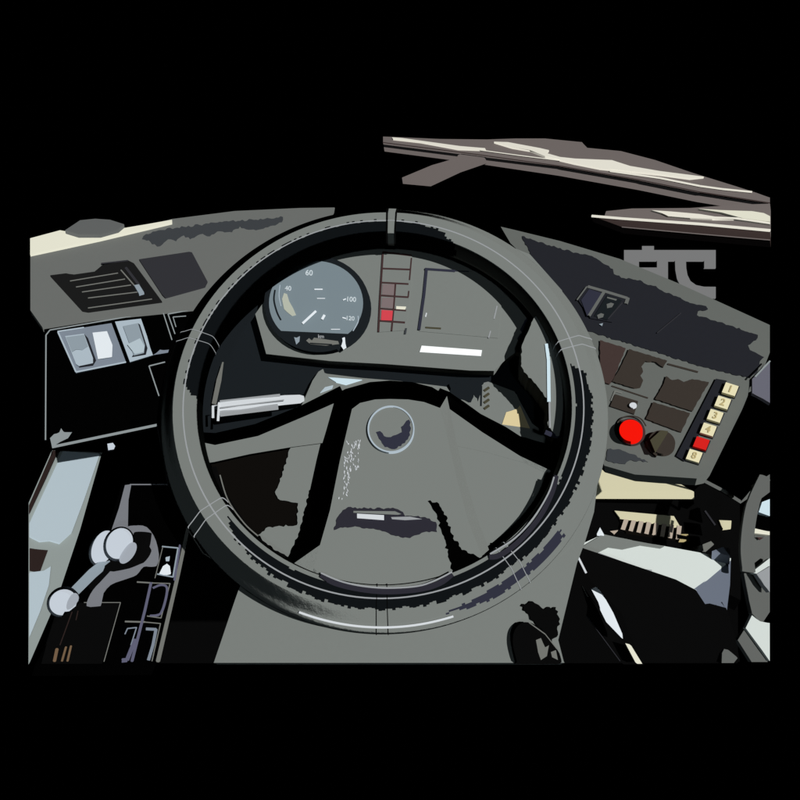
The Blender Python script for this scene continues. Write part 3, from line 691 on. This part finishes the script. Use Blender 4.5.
HN = thing('grab_handle', 'curved grey grab handle at the right edge above the white lid', 'handle', Q(752, 600, .86))
link('bar', tube_bm(smooth_path([Q(764, 478, .93), Q(753, 502, .92), Q(748, 525, .91), Q(746, 550, .90), Q(748, 572, .89)], 5), [.0075] * 6 + [.0082] * 15, 14), 'tube', HN, smooth=True)
HP = Plane((756, 480, .95), (770, 480, .95), (756, 660, .88))
slab('bracket', [(758, 482), (770, 474), (770, 492), (762, 498)], HP, 'tube', th=.02, parent=HN)
slab('mount', [(744, 574), (756, 530), (770, 531), (770, 612), (762, 624), (752, 613), (749, 600)], HP, 'tube', th=.01, off=-.003, parent=HN)
slab('mount_foot', [(738, 640), (752, 617), (748, 627), (757, 645), (768, 662), (752, 662)], HP, 'tube', th=.01, parent=HN)
line('grip_mark', [(756.5, 512), (752, 526)], HP, 'slate', w=3, off=.015, parent=HN)
line('grip_mark', [(751, 532), (749, 566)], HP, 'slate', w=2.2, off=.02, parent=HN)
sp_ = thing('wall_trim', 'pale and ice-blue panel pieces behind the grab handle at the right edge', 'panel', HP.at(764, 640, -.03))
slab('pale_board', [(752, 615), (760, 622), (770, 623), (770, 661), (762, 650), (746, 628)], HP, 'tray', th=.008, off=.006, parent=sp_)
slab('light_corner', [(752, 572), (770, 558), (770, 577), (757, 574)], HP, 'tray', th=.01, off=.012, parent=sp_)
slab('light_corner', [(757, 574), (770, 566), (770, 592), (764, 585)], HP, 'stalkg', th=.01, off=.014, parent=sp_)
slab('ice_pane', [(762, 502), (770, 499), (770, 516), (759, 512)], HP, 'ice', th=.01, off=-.012, parent=sp_)
slab('cream_edge', [(754, 528), (762, 530), (770, 531.5), (770, 535), (754, 533)], HP, 'cream', th=.01, off=.010, parent=sp_)
slab('dark_slot', [(756, 515), (770, 517), (770, 530), (755, 527)], HP, 'black', th=.01, off=-.008, parent=sp_)
plate('screw_mark', [(757, 537), (764, 537.5), (760, 540)], HP, 'frame', h=.002, base=0, parent=sp_)
tag(slab('floor_bracket', [(722, 653), (724, 649), (732, 650), (738, 658), (734, 663), (722, 663)], HP, 'tube', th=.01, off=.015), 'small rounded grey bracket on the floor at the bottom right', 'bracket')

# knob with painted glints low on the column cover, and the pedals
kn = slab('adjuster_knob', sp2([(517, 662), (513, 645), (514, 632), (520, 624), (528, 622), (540, 628), (550, 640), (558, 650), (562, 662)], 4), KO, 'soot', th=.02, off=.012, parent=KT, bev=.003)
for p in ([(536, 640), (541, 638), (545, 648), (549, 645), (547, 656), (541, 660), (538, 652)], [(551, 652), (556, 650), (558, 660), (552, 657)]):
    plate('glint_patch', p, KO, 'trim', h=.0008, base=.012, parent=kn)
line('knob_edge', [(529, 622.5), (545, 634), (557, 649)], KO, 'trim', w=1, off=.0125, parent=kn)
A2 = Plane((590, 587, .93), (622, 637, .88), (600, 610, .90))
p2 = thing('accelerator_pedal', 'long narrow dark pedal with bright white edge right of the column', 'pedal', A2.at(640, 660))
AP = Plane((585, 586, .96), (640, 662, .86), (582, 615, .94))
slab('pedal_plate', [(581, 586), (588, 596), (594, 604), (608, 628), (625, 645), (640, 661), (619, 661), (586, 616), (588, 606)], AP, 'soot', th=.012, parent=p2)
slab('bright_edge', [(591, 589), (597, 586), (611, 611), (620, 632), (620.5, 637), (606, 622), (600, 610), (599, 602)], AP, 'white', th=.006, off=.02, parent=p2)
slab('bright_edge', [(625, 643), (629, 644), (640, 662), (635, 662)], AP, 'cream', th=.006, off=.012, parent=p2)
line('plate_edge', [(582, 586), (588, 597)], AP, 'trim', w=.8, off=.002, parent=p2)
line('plate_edge', [(586, 615), (620, 661)], AP, 'plate', w=.8, off=.002, parent=p2)

# ------------------------------------------------------------------ wipers and windscreen mark
WA = Plane((383, 140, 2.0), (770, 200, 1.7), (405, 178, 1.9))
w1 = thing('windscreen_wiper', 'long taupe wiper, upper of the two, with a forked arm beneath its left end', 'wiper', WA.at(770, 200), 'wipers beyond the dark windscreen')
slab('blade', [(383, 136.5), (395, 137), (440, 139), (487, 139.5), (515, 138.5), (545, 138.5), (582, 142), (587, 148), (621, 151), (655, 160), (690, 172), (706, 177), (735, 186), (757, 193), (770, 197.5), (770, 203), (700, 192), (640, 180), (560, 166), (470, 153), (383, 142)], WA, 'wiper', th=.03, parent=w1)
slab('arm', [(402, 177.5), (432, 165), (457, 158), (458, 155), (470, 150), (492, 155), (460, 166), (430, 180)], WA, 'wiper', th=.02, off=-.005, parent=w1)
plate('highlight', [(494, 141.5), (508, 142), (540, 148), (549, 150), (546, 153), (560, 157), (575, 158.5), (612, 160), (630, 166), (660, 171), (704, 176.5), (690, 178), (660, 174), (640, 172), (600, 168), (575, 163), (545, 156), (530, 150), (512, 147)], WA, 'wiperhi', h=.006, parent=w1)  # cream highlights on the blade, painted as raised plates
plate('highlight', [(392, 137.2), (402, 138), (460, 146), (485, 148), (486, 150), (458, 149), (420, 142), (393, 139)], WA, 'wiperhi', h=.004, parent=w1)
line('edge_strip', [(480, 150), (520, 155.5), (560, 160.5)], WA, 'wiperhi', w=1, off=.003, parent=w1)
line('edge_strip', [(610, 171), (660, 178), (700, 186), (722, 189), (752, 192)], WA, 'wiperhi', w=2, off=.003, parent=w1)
line('edge_strip', [(383, 142.5), (470, 153.5), (560, 166), (640, 180), (700, 192), (770, 203)], WA, 'wiperdk', w=1, off=.002, parent=w1)
WB = Plane((595, 216, 1.7), (770, 205, 1.5), (770, 240, 1.45))
w2 = thing('windscreen_wiper', 'short broad taupe wiper, lower of the two, with a dark brown rubber edge', 'wiper', WB.at(770, 225), 'wipers beyond the dark windscreen')
slab('blade', [(604, 217), (606, 211), (632, 208.5), (690, 208), (740, 204.5), (770, 203.5), (770, 231), (690, 223), (640, 219)], WB, 'wiper', th=.02, parent=w2)
slab('rubber', [(591, 215.5), (606, 217), (640, 219.5), (700, 224), (770, 231.5), (770, 240), (700, 234), (622, 227)], WB, 'wiperdk', th=.02, off=.002, parent=w2)
line('edge_strip', [(592, 216), (622, 218.5), (700, 224), (770, 230.5)], WB, 'wiperhi', w=2.8, off=.004, parent=w2)  # cream line paints the highlight along the blade edge
line('edge_strip', [(622, 227), (700, 234), (770, 240)], WB, 'wiper', w=1, off=.004, parent=w2)
plate('highlight', [(651, 210), (672, 211.5), (700, 214), (715, 216.5), (740, 217.5), (770, 222), (770, 224), (735, 219), (712, 219), (690, 218), (668, 216), (662, 213)], WB, 'wiperhi', h=.004, parent=w2)  # painted highlights on the lower blade
plate('highlight', [(698, 208.5), (720, 210), (752, 211), (764, 213), (770, 216), (770, 221.5), (742, 218), (722, 212.5)], WB, 'cream', h=.005, parent=w2)

# grey mark on the windscreen behind the dash edge: a letter pair hanging from one bar
MK = Plane((625, 250, 1.34), (716, 250, 1.34), (670, 300, 1.30))
bm = bmesh.new()
def piece(poly): slab_bm([MK.at(x, y) for x, y in poly], MK.n, .003, 0, bm)
outer_c = [(686, 260.75), (686.3, 268), (687.5, 275), (690.5, 281), (696, 285), (704, 286.7), (715.75, 286.8)]
inner_c = [(675, 260.75), (675.3, 270), (677, 279), (681, 287), (688, 293.5), (698, 297.3), (715.75, 298)]
piece([(624, 250), (642, 250), (642, 246), (654, 246), (654, 250), (715.75, 250), (715.75, 268), (704.2, 268), (704.2, 260.75)] + outer_c + inner_c[::-1] +
      [(668, 260.75), (668, 300), (657, 300), (657, 278.5), (639, 278.5), (639, 300), (627.5, 300), (627.5, 262.5), (624, 262.5)])
mk = link('windscreen_mark', bm, 'mark')
# the window of the left letter
tag(mk, 'flat grey lettering mark hanging above the right dash edge', 'lettering')
bm = mk.data
# rebuild with its counter open
me = mk.data; c0 = LOC[mk.name]
b2 = bmesh.new()
for poly in ([(624, 250), (642, 250), (642, 246), (654, 246), (654, 250), (715.75, 250), (715.75, 268), (704.2, 268), (704.2, 260.75), (627.5, 260.75), (627.5, 262.5), (624, 262.5)],
             [(627.5, 260.75), (639, 260.75), (639, 300), (627.5, 300)], [(657, 260.75), (668, 260.75), (668, 300), (657, 300)],
             [(639, 267.5), (657, 267.5), (657, 278.5), (639, 278.5)], outer_c + inner_c[::-1]):
    slab_bm([MK.at(x, y) for x, y in poly], MK.n, .003, 0, b2)
for v in b2.verts: v.co -= c0
bmesh.ops.recalc_face_normals(b2, faces=b2.faces[:])
b2.to_mesh(me); b2.free()
S.cycles.max_bounces = 2
